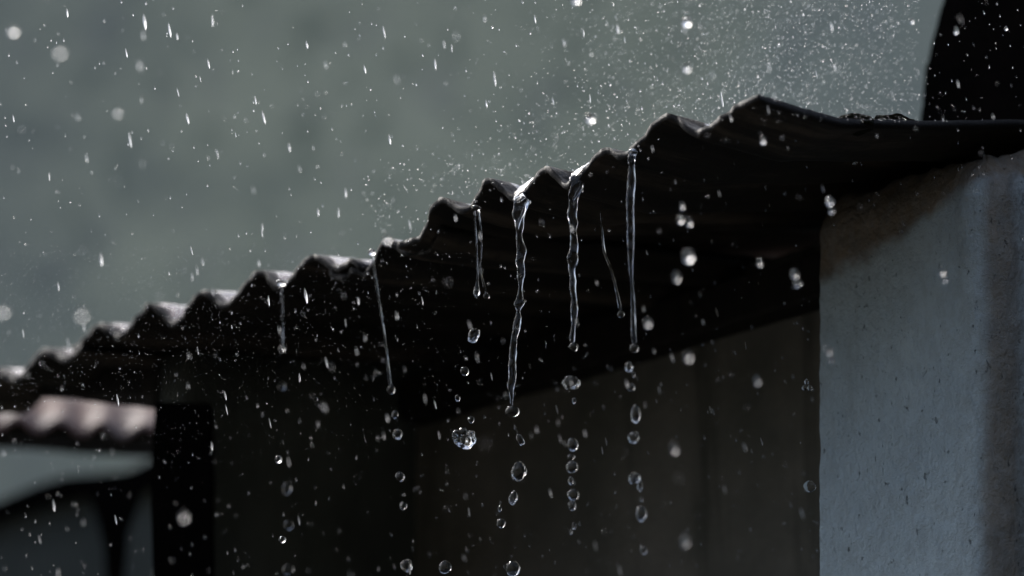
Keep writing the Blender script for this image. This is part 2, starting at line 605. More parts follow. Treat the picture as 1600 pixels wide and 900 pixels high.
# brown run-off stain down the rounded corner
cu = k.math('ADD', k.math('ADD', k.math('SUBTRACT', s[0], k.math('MULTIPLY', s[2], LEAN)), s[1]), k.math('MULTIPLY', k.math('SUBTRACT', k.noise(5, 5, 0.7, (1, 1, 0.35)), 0.5), 0.05))
mid = PR + VP + 0.012
st = k.math('MULTIPLY', k.step(cu, mid - 0.035, mid - 0.008), k.step(cu, mid + 0.045, mid + 0.012))
worn = k.step(cu, mid - 0.10, mid + 0.05, 0, 0.55)
col = k.mix(k.math('MULTIPLY', worn, k.step(k.noise(45, 6, 0.75), 0.42, 0.6)), paint, (0.16, 0.165, 0.16))
col = k.mix(k.math('MULTIPLY', st, 0.75), col, raw)
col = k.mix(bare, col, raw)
pits = k.step(k.noise(190, 3, 0.6, (1, 1, 0.5)), 0.655, 0.73)
col = k.mix(k.step(k.noise(110, 4, 0.7, (1, 1, 0.45)), 0.42, 0.62, 0, 0.22), col, (0.24, 0.28, 0.31))
runs = k.step(k.noise(14, 5, 0.65, (1.6, 1.6, 0.12)), 0.5, 0.72, 0, 0.35)
col = k.mix(runs, col, (0.22, 0.25, 0.26))
col = k.mix(k.math('MULTIPLY', pits, 0.6), col, (0.09, 0.105, 0.12))
k.set(Base_Color=col, Roughness=0.6)
k.bump(k.math('ADD', k.math('MULTIPLY', fs_, 0.8), k.math('ADD', k.noise(40, 5, 0.7, (1, 1, 0.6)), k.math('MULTIPLY', pits, -0.9))), 0.9, 0.007)
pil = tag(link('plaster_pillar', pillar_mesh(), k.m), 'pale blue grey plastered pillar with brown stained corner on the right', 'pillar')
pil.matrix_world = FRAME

# ------------------------------------------------------------------ black wall rising behind the roof, top right
VB = 0.62
edge_px = [(1437, 190), (1443, 160), (1446, 130), (1447, 106), (1453, 92), (1458, 66), (1464, 44), (1470, 20), (1477, -10), (1486, -60)]
edge = [uvz(x, y, VB) for x, y in edge_px]
bm = bmesh.new()
zb = [GROUND - 0.05, -1.2, -0.4, -0.05]
cols = [(edge[0][0] - 0.03, z) for z in zb] + edge
fine = []
for i in range(len(cols) - 1):
    for q in range(6):
        t = q / 6
        uu = cols[i][0] + (cols[i + 1][0] - cols[i][0]) * t
        zz = cols[i][1] + (cols[i + 1][1] - cols[i][1]) * t
        fine.append((uu + 0.0022 * fbm(zz * 40, 0, 0, 4), zz))
fine.append(cols[-1])
prev = None
for (uu, zz) in fine:
    row = []
    for q in range(13):
        t = q / 12
        u = uu + (1.3 - uu) * t
        row.append(bm.verts.new((u, VB + 0.005 * fbm(u * 8, zz * 8, 2.0), zz)))
    row.append(bm.verts.new((1.3, VB + 0.35, zz)))
    row.append(bm.verts.new((uu, VB + 0.35, zz)))
    if prev:
        for q in range(len(row)):
            w = (q + 1) % len(row)
            bm.faces.new([prev[q], prev[w], row[w], row[q]])
    else:
        bm.faces.new(row)
    prev = row
bm.faces.new(prev)
dark = tag(link('black_wall', from_bm('black_wall', bm, False), M_NEARBLACK), 'black silhouetted wall end rising behind the roof at top right', 'wall')
dark.matrix_world = FRAME


# ------------------------------------------------------------------ far left: lower awning, low wall, posts
def awning():
    """short clay red corrugated awning below the far end of the roof, tipped towards the yard"""
    root = empty('lower_awning', FRAME)
    tag(root, 'short blurred pinkish corrugated awning below the roof at far left', 'awning')
    y0 = 5.02
    edge_pts = [(-140, 662), (-108, 646), (-74, 664), (-40, 649), (-6, 668), (28, 652), (60, 671), (94, 655), (128, 675), (160, 659), (192, 679), (226, 663), (262, 678)]
    back_pts = [(-140, 590), (262, 636)]
    inv = FRAME.inverted()
    bm = bmesh.new()
    rows_t, rows_b = [], []
    n = 90
    for i in range(n + 1):
        x = -140 + 402 * i / n
        q = max(0, min(len(edge_pts) - 2, next((m for m in range(len(edge_pts) - 1) if edge_pts[m + 1][0] >= x), 0)))
        t = (x - edge_pts[q][0]) / (edge_pts[q + 1][0] - edge_pts[q][0])
        s = 0.5 - 0.5 * math.cos(math.pi * t)
        ye = edge_pts[q][1] + (edge_pts[q + 1][1] - edge_pts[q][1]) * s
        trend = 657 + (x + 140) * 0.07
        a = Vector(at_y(x, ye, y0))
        yb = back_pts[0][1] + (back_pts[1][1] - back_pts[0][1]) * i / n + (ye - trend) * 0.1
        b = Vector(at_y(x + 6, yb, y0 + 0.085))
        rt, rb = [], []
        for j in range(9):
            p = inv @ a.lerp(b, j / 8)
            d = 0.0012 * fbm(p.x * 40, p.y * 40, 1.0)
            rt.append(bm.verts.new((p.x, p.y, p.z + d)))
            rb.append(bm.verts.new((p.x, p.y, p.z - 0.007 + d)))
        rows_t.append(rt); rows_b.append(rb)
    for i in range(n):
        for j in range(8):
            bm.faces.new([rows_t[i][j], rows_t[i + 1][j], rows_t[i + 1][j + 1], rows_t[i][j + 1]]).material_index = 0
            bm.faces.new([rows_b[i][j], rows_b[i][j + 1], rows_b[i + 1][j + 1], rows_b[i + 1][j]]).material_index = 1
        bm.faces.new([rows_t[i][0], rows_b[i][0], rows_b[i + 1][0], rows_t[i + 1][0]]).material_index = 0
        bm.faces.new([rows_t[i][8], rows_t[i + 1][8], rows_b[i + 1][8], rows_b[i][8]]).material_index = 1
    for i in (0, n):
        for j in range(8):
            bm.faces.new([rows_t[i][j], rows_t[i][j + 1], rows_b[i][j + 1], rows_b[i][j]]).material_index = 0
    me = from_bm('awning_sheet', bm)
    kk = Nodes('awning_clay')
    ff = kk.noise(16, 5, 0.6)
    kk.set(Base_Color=kk.ramp(ff, [(0.35, (0.115, 0.042, 0.032)), (0.5, (0.115, 0.07, 0.065)), (0.68, (0.135, 0.108, 0.108))]), Roughness=0.7)
    kk.bump(kk.noise(80, 4), 0.4, 0.002)
    me.materials.append(kk.m); me.materials.append(M_UNDER)
    link('awning_sheet', me, None, root)
    pa, pb = inv @ Vector(at_y(-140, 672, y0 + 0.03)), inv @ Vector(at_y(262, 693, y0 + 0.03))
    link('gap_shade', beam_mesh('gap_shade', pa, pb, 0.03, 0.03, 3.0), M_TIMBER, root)  # dark strip added as the shade in the gaps between the teeth
    return root


awning()


def prism_from_px(name, pts, y, depth, seed=0.0):
    """a solid with an outline given as photo points at distance y and real thickness"""
    bm = bmesh.new()
    out = []
    for i in range(len(pts)):
        p, q = pts[i], pts[(i + 1) % len(pts)]
        L = math.hypot(q[0] - p[0], q[1] - p[1])
        m = max(1, int(L / 25))
        for t in range(m):
            out.append((p[0] + (q[0] - p[0]) * t / m, p[1] + (q[1] - p[1]) * t / m))
    fr = [Vector(at_y(x, yy, y)) for x, yy in out]
    a = [bm.verts.new(p + Vector((0.002 * fbm(p.x * 9, p.z * 9, seed), 0, 0.002 * fbm(p.z * 9, p.x * 9, seed)))) for p in fr]
    b = [bm.verts.new(v.co + Vector((0, depth, 0))) for v in a]
    bm.faces.new(a)
    bm.faces.new(list(reversed(b)))
    for i in range(len(a)):
        j = (i + 1) % len(a)
        bm.faces.new([a[i], b[i], b[j], a[j]])
    return from_bm(name, bm, False)


def px_ground(y):
    """photo row of the ground at distance y"""
    d = np.array([0, y, -1.6 - 0.05])
    return 450 - FPX * (d @ U_) / (d @ F_)


YL = 5.75
gy = px_ground(YL)
low = empty('low_wall')
tag(low, 'low dark grey green yard wall with curved black coping at lower left', 'wall')
link('wall_face', prism_from_px('low_wall_face', [(-420, gy), (348, gy), (348, 760), (215, 755), (120, 770), (40, 790), (-60, 826), (-420, 930)], YL, 0.15, 2.0), M_LOWWALL, low)
link('coping', prism_from_px('low_coping', [(-420, 934), (-60, 828), (40, 792), (120, 771), (215, 756), (352, 760), (352, 716), (250, 712), (200, 734), (100, 745), (60, 756), (0, 781), (-80, 818), (-420, 916)], YL - 0.03, 0.22, 3.0), M_NEARBLACK, low)

YP = 5.25
gy = px_ground(YP)
p1 = tag(link('timber_post', prism_from_px('timber_post', [(168, gy), (196, gy), (190, 900), (196, 820), (212, 775), (222, 748), (128, 750), (140, 778), (152, 810), (162, 860), (166, 940)], YP, 0.045, 5.0), M_NEARBLACK),
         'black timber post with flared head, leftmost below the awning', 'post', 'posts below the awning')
p2 = tag(link('timber_post', prism_from_px('timber_post', [(252, gy), (330, gy), (330, 630), (244, 628), (238, 700), (236, 790), (240, 900)], float((ORIGIN + A_ * U_CUT + B_ * VC)[1]) - 0.10, 0.05, 7.0), M_NEARBLACK),
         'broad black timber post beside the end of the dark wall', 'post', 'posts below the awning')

# ------------------------------------------------------------------ small lumps on the roof edge
for (px, py, w, h, lab) in [(1336, 194, 30, 13, 'dark lump of debris on the roof edge, left of two by the black wall'),
                            (1392, 195, 34, 11, 'dark lump of debris on the roof edge, right of two by the black wall')]:
    bm = bmesh.new()
    bmesh.ops.create_icosphere(bm, subdivisions=4, radius=1.0)
    vloc = 0.10 + (px - 1300) * 0.0011
    u, z = uvz(px, py, vloc)
    mm = 0.00062
    for v in bm.verts:
        nn = 1 + 0.25 * fbm(v.co.x * 2 + px, v.co.y * 2, v.co.z * 2)
        v.co = Vector((u + v.co.x * w * mm * nn, vloc + v.co.y * w * mm * nn, z + v.co.z * h * mm * nn))
    o = tag(link('debris_lump', from_bm('debris_lump', bm), M_DEBRIS), lab, 'debris', 'debris on the roof edge')
    o.matrix_world = FRAME

# ------------------------------------------------------------------ water
ICO = {}


def ico(sub):
    if sub not in ICO:
        bm = bmesh.new()
        bmesh.ops.create_icosphere(bm, subdivisions=sub, radius=1.0)
        bm.verts.ensure_lookup_table()
        v = np.array([x.co[:] for x in bm.verts])
        f = [[y.index for y in x.verts] for x in bm.faces]
        bm.free()
        ICO[sub] = (v, f)
    return ICO[sub]


def mpp(y):
    """metres per photo pixel at distance y"""
    return y / math.cos(PITCH) / FPX


def drop_mesh(rx, rz, seed, lump=0.12, tilt=0.0, sub=4):
    v, f = ico(sub)
    out = []
    ct, st = math.cos(tilt), math.sin(tilt)
    for p in v:
        d = 1 + lump * mnoise.fractal(Vector((p[0] * 1.1 + seed * 3.1, p[1] * 1.1 + seed, p[2] * 1.1)), 1.0, 2.0, 2) \
            + lump * 0.35 * mnoise.noise(Vector((p[0] * 2.7 + seed, p[1] * 2.7, p[2] * 2.7 + seed)))
        x, y, z = p[0] * rx * d, p[1] * rx * 0.92 * d, p[2] * rz * d
        x, z = x * ct + z * st, -x * st + z * ct
        out.append((x, y, z))
    return mesh('water_drop', out, f)


DROP_N = [0]


def drop(px, py, rx, rz, label, y, lump=0.14, tilt=0.0, group='falling water drops'):
    DROP_N[0] += 1
    m = mpp(y)
    o = link('water_drop', drop_mesh(rx * m, rz * m, DROP_N[0] * 1.7, lump, tilt), M_WATER)
    o.location = at_y(px, py, y)
    return tag(o, label, 'water drop', group)


def tube(name, rows, y, seed, parent, loc, flat=0.6, ripple=0.10, nseg=24, step=1.2, fold=0.0, hang=True):
    """a thread of water; rows of (photo y, left x, right x) read along it"""
    rows = sorted(rows)
    ys = np.array([r[0] for r in rows], float)
    lx = np.array([r[1] for r in rows], float)
    rx = np.array([r[2] for r in rows], float)

    def smooth(q, arr):
        i = int(np.clip(np.searchsorted(ys, q) - 1, 0, len(ys) - 2))
        t = (q - ys[i]) / (ys[i + 1] - ys[i])
        p0, p1, p2, p3 = arr[max(i - 1, 0)], arr[i], arr[i + 1], arr[min(i + 2, len(arr) - 1)]
        return 0.5 * (2 * p1 + (p2 - p0) * t + (2 * p0 - 5 * p1 + 4 * p2 - p3) * t * t + (3 * p1 - p0 - 3 * p2 + p3) * t ** 3)
    n = int((ys[-1] - ys[0]) / step)
    verts, faces = [], []
    m = mpp(y)
    for j in range(n + 1):
        q = ys[0] + (ys[-1] - ys[0]) * j / n
        a, b = smooth(q, lx), smooth(q, rx)
        c, hw = (a + b) / 2, max(0.6, (b - a) / 2)
        hw *= 1 + fold * (mnoise.noise(Vector((q * 0.033, seed * 2.1, 5))) + 0.45 * mnoise.noise(Vector((q * 0.075, seed, 8))))
        c += hw * fold * 0.8 * mnoise.noise(Vector((q * 0.05, seed, 11)))
        endt = math.sqrt(min(1.0, (j + 0.3) / 7.0, (n - j + 0.3) / 5.0))
        hw *= endt
        P = at_y(c, q, y)
        P[1] += 0.007 * max(0.0, 1 - (q - ys[0]) / 16.0) ** 2 if hang else 0.0
        tw = 1.6 * mnoise.noise(Vector((q * 0.035, seed, 0)))
        for s in range(nseg):
            an = 2 * math.pi * s / nseg
            fl = flat * (1 + 0.5 * mnoise.noise(Vector((q * 0.05, seed + 4, 2))))
            rr = 1 + ripple * mnoise.fractal(Vector((math.cos(an) * 1.3 + seed, math.sin(an) * 1.3, q * 0.085)), 1, 2, 3)
            x = math.cos(an) * hw * m * rr
            d = math.sin(an) * hw * m * fl * rr + tw * math.cos(an) * hw * m * 0.45
            verts.append((P[0] + x - loc[0], P[1] + d - loc[1], P[2] - loc[2]))
    for j in range(n):
        for s in range(nseg):
            t = (s + 1) % nseg
            faces.append((j * nseg + s, (j + 1) * nseg + s, (j + 1) * nseg + t, j * nseg + t))
    faces.append(tuple(range(nseg)))
    faces.append(tuple(reversed(range(n * nseg, (n + 1) * nseg))))
    return link(name, mesh(name, verts, faces), M_WATER, parent)


def bead(px, py, rx, rz, y, parent, loc, seed, lump=0.1):
    m = mpp(y)
    v, f = ico(3)
    P = at_y(px, py, y)
    out = []
    for p in v:
        d = 1 + lump * mnoise.fractal(Vector((p[0] * 1.2 + seed, p[1] * 1.2, p[2] * 1.2)), 1, 2, 2)
        out.append((P[0] - loc[0] + p[0] * rx * m * d, P[1] - loc[1] + p[1] * rx * m * d, P[2] - loc[2] + p[2] * rz * m * d))
    return link('bead', mesh('bead', out, f), M_WATER, parent)


def lip(pts, y_near, y_far, parent, loc, seed):
    """tongue of water sliding out of a roof valley: pts = outline rows (t, left px, right px, photo y) from far to near"""
    n = 14
    verts, faces = [], []
    m = mpp(y_near)
    k = len(pts)
    nr = 22
    for j in range(nr + 1):
        q = j / nr * (k - 1)
        i = min(k - 2, int(q)); t = q - i
        a = [pts[i][e] + (pts[i + 1][e] - pts[i][e]) * t for e in range(3)]
        y = y_far + (y_near - y_far) * (j / nr)
        for s in range(n):
            an = 2 * math.pi * s / n
            cx, hw = (a[0] + a[1]) / 2, (a[1] - a[0]) / 2
            P = at_y(cx + math.cos(an) * hw, a[2] + math.cos(an) * (-0.45 * hw), y)
            th = 6.0 * m * (0.35 + 0.65 * j / nr) * (1 + 0.25 * mnoise.noise(Vector((j * 0.4, s, seed))))
            verts.append((P[0] - loc[0], P[1] - loc[1] - 0.4 * math.sin(an) * th, P[2] - loc[2] + math.sin(an) * th))
    for j in range(nr):
        for s in range(n):
            t = (s + 1) % n
            faces.append((j * n + s, j * n + t, (j + 1) * n + t, (j + 1) * n + s))
    faces.append(tuple(range(n)))
    faces.append(tuple(reversed(range(nr * n, (nr + 1) * n))))
    me = mesh('lip', verts, faces)
    bm = bmesh.new(); bm.from_mesh(me)
    bmesh.ops.recalc_face_normals(bm, faces=bm.faces)
    bm.to_mesh(me); bm.free()
    return link('lip', me, M_WATER, parent)


def eave_y(px, py, v=-0.016):
    u, z = uvz(px, py, v)
    return float(ORIGIN[1] + A_[1] * u + B_[1] * v)


def stream(label, px, py, seed, rows, beads=(), lips=None, flat=0.6, ripple=0.1, y=None, threads=None, fold=0.15):
    y = y or eave_y(px, py)
    loc = at_y(px, py, y)
    root = empty('water_stream', loc=loc)
    tag(root, label, 'water stream', 'streams pouring off the eave')
    for i, r in enumerate([rows] + list(threads or [])):
        tube('thread', r, y - 0.004 * i, seed + i * 3.3, root, loc, flat, ripple, fold=fold)
    for i, (bx, by, bw, bh) in enumerate(beads):
        bead(bx, by, bw, bh, y, root, loc, seed + i)
    if lips:
        lip(lips, y - 0.002, y + 0.05, root, loc, seed)
    return root


S1 = [(295, 808, 819), (303, 806, 818), (309, 803, 824), (315, 800, 828), (322, 799, 826), (330, 799, 823), (338, 801, 820), (347, 805, 818), (360, 806, 817), (375, 806, 818),
      (390, 806, 822), (405, 806, 822), (420, 807, 821), (433, 809, 819), (450, 810, 816), (463, 808, 817), (473, 803, 819), (485, 806, 814),
      (500, 803, 815), (515, 801, 812), (535, 798, 808), (553, 796, 807), (562, 797, 806), (575, 795, 807), (590, 793, 806), (602, 793, 805),
      (615, 796, 803), (629, 797, 801), (634, 796, 803)]
stream('thickest twisted water stream pouring from a roof valley, ending in a flat bead', 812, 304, 1.0, S1, [(800, 643, 11.5, 9)],
       [(832, 842, 277), (822, 840, 282), (808, 834, 291), (800, 828, 300), (801, 824, 309)], 0.6, 0.08, None,
       [[(306, 818, 824), (313, 822, 829), (322, 818, 825), (335, 812, 819), (350, 807, 813), (360, 807, 811)]], 0.5)
S2 = [(263, 896, 906), (270, 893, 904), (277, 890, 904), (284, 889, 910), (291, 888, 912), (299, 888, 908), (310, 888, 903), (325, 888, 902), (336, 888, 901), (347, 889, 902), (360, 890, 900),
      (375, 890, 903), (387, 890, 906), (400, 888, 904), (412, 889, 901), (430, 890, 899), (445, 891, 900), (465, 893, 901), (485, 892, 903),
      (505, 892, 901), (520, 891, 899), (530, 891, 898), (537, 892, 899)]
stream('water stream with glinting folds, between the thickest stream and the thin straight one', 899, 276, 2.3, S2, [(896, 542, 7.5, 7.5)],
       [(914, 924, 256), (905, 922, 261), (894, 917, 267), (888, 912, 275), (889, 909, 283)], 0.6, 0.07, None,
       [[(281, 902, 909), (290, 905, 913), (302, 899, 906), (314, 893, 898)]], 0.45)
S3 = [(231, 986, 994), (237, 983, 994), (243, 982, 993), (250, 981, 993), (262, 982, 992), (285, 980, 993), (310, 979, 991), (330, 979, 990), (360, 980, 991), (400, 981, 990), (428, 983, 989),
      (436, 985, 989), (460, 986, 991), (490, 986, 993), (520, 986, 994), (533, 987, 995), (540, 988, 994)]
stream('thin straight water stream ending in a round bead, rightmost under the eave', 987, 244, 4.1, S3, [(991, 544, 7, 7), (989, 238, 8, 6)],
       [(998, 1006, 223), (990, 1004, 227), (983, 1000, 234), (980, 996, 241), (981, 993, 248)], 0.55, 0.05, None, None, 0.08)
stream('faint forked water stream left of the thickest stream', 744, 335, 5.2,
       [(322, 740, 744), (335, 740.5, 743), (380, 743, 745.5), (420, 744.5, 747), (440, 744, 748), (455, 740, 749), (466, 742, 747)],
       [(760, 463, 5, 4.5), (745, 457, 5.5, 7), (744, 325, 7.5, 4.5)], None, 0.6, 0.1, None,
       [[(321, 745, 749), (335, 747, 749.5), (370, 751.5, 753.5), (400, 750.5, 752.5), (420, 749, 751.5), (440, 753, 756), (460, 758, 763)]])
stream('slanting blurred water stream left of the forked one', 584, 420, 6.4,
       [(392, 579.5, 583), (418, 582.5, 586), (450, 587.5, 590.5), (480, 592.5, 595.5), (520, 598.5, 601.5), (560, 603.5, 606.5), (596, 606, 611), (604, 607, 612)],
       [(611, 609, 6.5, 7), (581, 394, 6, 5)], None, 0.7, 0.12)
stream('short slanting thread of water between the two right hand streams', 943, 366, 7.7,
       [(318, 937, 938.5), (345, 938.5, 940.5), (366, 940, 943), (392, 942, 946), (420, 952, 956), (445, 959, 963), (470, 964, 969), (486, 966, 972)],
       [(970, 491, 5.5, 6)], None, 0.7, 0.1, eave_y(943, 300) + 0.05)
stream('faint blurred vertical water stream near the middle of the left half', 440, 450, 8.8,
       [(441, 438.5, 441.5), (452, 438.5, 441.5), (500, 440, 442.6), (540, 439, 442.5), (548, 438, 443)], [(441, 545, 5.5, 6), (440, 442, 7, 4.5)], None, 0.7, 0.1)
stream('faint blurred water trickle beside the far awning', 292, 655, 9.9,
       [(650, 289, 292), (700, 298, 301), (740, 306, 309), (790, 312, 315)], [(315, 795, 4, 5)], None, 0.7, 0.1, 4.7)

YA, YB2, YC = eave_y(812, 304), eave_y(899, 276), eave_y(987, 244)
T = 'below the thickest water stream'
drop(813, 687, 5, 10, 'small slanted water drop, first ' + T, YA, 0.2, -0.35)
drop(811, 736, 11.5, 14, 'large lumpy bright water drop, second ' + T, YA, 0.25)
drop(802, 778, 7, 11, 'egg shaped water drop, third ' + T, YA, 0.15, 0.2)
drop(781, 795, 3, 4.5, 'tiny water drop, fourth ' + T, YA)
drop(783, 818, 7, 7.5, 'round water drop, fifth ' + T, YA, 0.08)
drop(801, 888, 11, 12, 'large water drop at the bottom edge, lowest ' + T, YA, 0.18)
T = 'below the middle water stream with glinting folds'
drop(892, 598, 13, 11, 'broad cap shaped water drop, first ' + T, YB2, 0.28)
drop(897, 626, 2.6, 5, 'tiny water drop, second ' + T, YB2)
drop(895, 695, 8.5, 11, 'bright egg shaped water drop, third ' + T, YB2, 0.12)
drop(893, 714, 5.5, 4, 'faint small water drop, fourth ' + T, YB2)
drop(894, 730, 9, 9.5, 'dark centred water drop, fifth ' + T, YB2, 0.15)
drop(892, 751, 4, 6.5, 'small faint water drop, sixth ' + T, YB2)
drop(896, 773, 8.5, 9.5, 'water drop touching the one under it, seventh ' + T, YB2, 0.15)
drop(894, 790, 5.8, 8.5, 'water drop touching the one above it, eighth ' + T, YB2, 0.15)
drop(897, 822, 3, 5.5, 'tiny water drop, ninth ' + T, YB2)
drop(892, 831, 2.4, 4.5, 'tiny water drop, tenth and lowest ' + T, YB2)
T = 'below the thin straight water stream'
drop(983, 574, 6, 8, 'faint hooked water drop, first ' + T, YC, 0.3)
drop(990, 585, 2.6, 6, 'tiny upright water drop, second ' + T, YC)
drop(986, 605, 6, 6.5, 'faint round water drop, third ' + T, YC)
drop(993, 647, 7.5, 15, 'long capsule shaped water drop, fourth ' + T, YC, 0.08)
drop(990, 684, 8, 9, 'water drop with a bright right edge, fifth ' + T, YC, 0.3, 0.4)
drop(991, 747, 8, 9, 'hook shaped water drop, sixth ' + T, YC, 0.3)
drop(1000, 759, 4, 9, 'narrow upright water drop, seventh ' + T, YC)
drop(1002, 780, 2.6, 4, 'tiny water drop, eighth ' + T, YC)
drop(1002, 803, 8.5, 13, 'tall pear shaped water drop, ninth ' + T, YC, 0.12)
drop(1006, 860, 5, 7, 'small bright water drop, tenth and lowest ' + T, YC, 0.1)
YD = eave_y(744, 335)
T = 'left of the thickest water stream'
drop(740, 524, 8, 12, 'twisted water drop below the forked stream', YD, 0.35, 0.2)
drop(726, 580, 7, 7.5, 'round ring like water drop ' + T, YD, 0.06)
drop(715, 622, 4, 5.5, 'small faint water drop ' + T, YD)
drop(736, 656, 5, 5.5, 'small blurred water drop just above the biggest splash lump', YD)
drop(725, 683, 15, 16, 'biggest lumpy splash of water ' + T, YA, 0.5, -0.4)
drop(696, 886, 9.5, 10, 'round water drop at the bottom edge ' + T, YD, 0.15)
YE = eave_y(584, 420)
T = 'below the slanting blurred stream'
for px, py, a, b, lab in [(617, 648, 5, 6.5, 'first soft water drop '), (621, 679, 7.5, 8.5, 'second soft curled water drop '),
                          (625, 745, 7, 7, 'third soft curled water drop '), (630, 790, 5.5, 6, 'fourth soft water drop '),
                          (635, 884, 9, 10, 'lowest soft ring like water drop ')]:
    drop(px, py, a, b, lab + T, YE, 0.2)
YF = eave_y(440, 450)
T = 'below the faint vertical stream in the left half'
for px, py, a, b, lab in [(440, 603, 6, 7, 'first dim blurred water drop '), (448, 764, 7, 10, 'third dim blurred water drop '), (451, 820, 7, 7.5, 'fourth dim blurred water drop '),
                          (450, 890, 9, 9, 'lowest dim blurred water drop ')]:
    drop(px, py, a, b, lab + T, YF + 0.12, 0.1)
drop(435, 718, 5.5, 6, 'bright soft water drop, upper of two in the left half', 3.72, 0.1)
drop(441, 843, 5.5, 5.5, 'bright white water drop, lower of two in the left half', 3.80, 0.1)

# blurred drops nearer to the camera
NEAR = [
    (20, 49, 6, 6.5, 3.25, 'bright blurred blob of water in the top left corner'),
    (93, 82, 5.5, 6, 3.1, 'pale blurred blob of water right of the top left corner one'),
    (183, 176, 3.5, 5, 3.3, 'dim blurred water blob in the upper left sky'),
    (5, 486, 5.5, 6, 3.2, 'blurred water blob at the left edge above the roof'),
    (127, 492, 5.5, 6, 3.15, 'pale blurred water blob hovering over the far end of the roof'),
    (605, 374, 5, 7, 3.45, 'blurred bluish water blob in front of the roof step'),
    (287, 808, 4.5, 7, 3.3, 'dim bluish water blob in front of the dark posts'),
    (900, 1, 7, 6, 3.5, 'blurred bright water blob cut by the top edge'),
    (922, 185, 7.5, 7, 3.55, 'bright blurred water blob above the third ridge from the right'),
    (1073, 35, 7, 9, 3.6, 'heart shaped bright water drop near the top edge'),
    (1073, 107, 6, 6, 3.5, 'bright blurred round water drop under the heart shaped one'),
    (1192, 219, 3, 7, 3.6, 'small upright blurred water drop in front of the roof end'),
    (1066, 322, 3, 6, 3.6, 'top one of three blurred water drops clustered right of the streams'),
    (1063, 343, 4.5, 7, 3.58, 'left one of three blurred water drops clustered right of the streams'),
    (1077, 348, 4, 6.5, 3.58, 'right one of three blurred water drops clustered right of the streams'),
    (1076, 401, 7, 11, 3.45, 'largest bright blurred water drop right of the thin stream'),
    (1057, 433, 4.5, 8, 3.5, 'blurred water drop below left of the largest blurred one'),
    (1187, 411, 2.8, 6, 3.6, 'small faint blurred water drop in front of the dark underside'),
    (1241, 428, 6, 7, 3.62, 'upper blurred drop of the pair left of the pillar top'),
    (1246, 443, 5.5, 7, 3.66, 'lower brightest drop of the pair left of the pillar top'),
    (1296, 315, 6, 7, 3.62, 'upper dim drop of the pair above the pillar edge'),
    (1299, 329, 5, 6, 3.66, 'lower bright drop of the pair above the pillar edge'),
    (1294, 548, 5.5, 6, 3.62, 'upper blurred drop of the pair overlapping the pillar edge'),
    (1298, 561, 4.5, 6.5, 3.66, 'lower bright drop of the pair overlapping the pillar edge'),
    (1472, 424, 4.5, 6, 3.6, 'upper dim drop of the pair in front of the pillar face'),
    (1476, 436, 4, 6, 3.64, 'lower bright drop of the pair in front of the pillar face'),
    (1183, 595, 3.8, 8, 3.55, 'blurred upright water drop in the dark between streams and pillar'),
    (1012, 505, 4.5, 7, 3.5, 'dim blurred water drop right of the thin stream bead'),
    (1076, 558, 4.5, 6.5, 3.4, 'dim blurred water drop halfway down the dark wall'),
    (1053, 701, 4.5, 9, 3.5, 'blurred upright water drop right of the lower drop chain'),
    (1071, 845, 5, 10, 3.5, 'tall blurred water drop near the bottom right of the chains'),
    (1425, 33, 2.5, 5, 3.65, 'small bright water drop beside the black wall near the top'),
    (1494, 48, 3, 7, 3.65, 'small bluish water drop on the black wall, left one'),
    (1572, 45, 3, 3.5, 3.8, 'small grey water drop on the black wall, right one'),
]
for px, py, a, b, y, lab in NEAR:
    drop(px, py, a, b, lab, y * math.cos(PITCH), 0.12, 0.0, 'blurred drops nearer the lens')
drop(1265, 760, 10, 9, 'round water drop with pale left half, beside the pillar edge', 3.86, 0.1)
drop(1260, 597, 3.2, 5, 'upper tiny drop of the cluster beside the pillar edge', 3.86)
drop(1257, 606, 4, 4, 'left tiny drop of the cluster beside the pillar edge', 3.86)
drop(1265, 606, 4, 4.5, 'right tiny drop of the cluster beside the pillar edge', 3.86)
for px, py, a, b, lab in [(1327, 223, 8, 3.2, 'flat drop added as a bright glint under the roof near the pillar, topmost of three'),
                          (1315, 249, 5, 2.6, 'small drop added as a glint under the roof, left of three'),
                          (1336, 256, 4, 2.6, 'small drop added as a glint under the roof, right of three')]:
    drop(px, py, a, b, lab, 3.76, 0.35, -0.2, 'drops added as glints under the roof')  # drops put in to stand for white glints below the sheet

# ------------------------------------------------------------------ rain
rng = np.random.default_rng(7)
LEANX = 0.17                               # the rain slants: falls towards the right


def streak_mesh(ratio):
    v, f = ico(3)
    out = []
    for p in v:
        h = math.hypot(p[0], p[1])
        q = (max(0.0, 1 - abs(p[2]) ** 2.2) / h if h > 1e-4 else 0.0) * (1 + 0.15 * mnoise.noise(Vector((p[2] * 2, ratio, 0))))
        out.append((p[0] * q + p[2] * -LEANX * ratio, p[1] * q, p[2] * ratio))
    return mesh('raindrop', out, f)


STREAKS = [streak_mesh(r) for r in (5.5, 7.0, 9.0)]
for sm in STREAKS:
    sm.materials.append(M_RAIN)
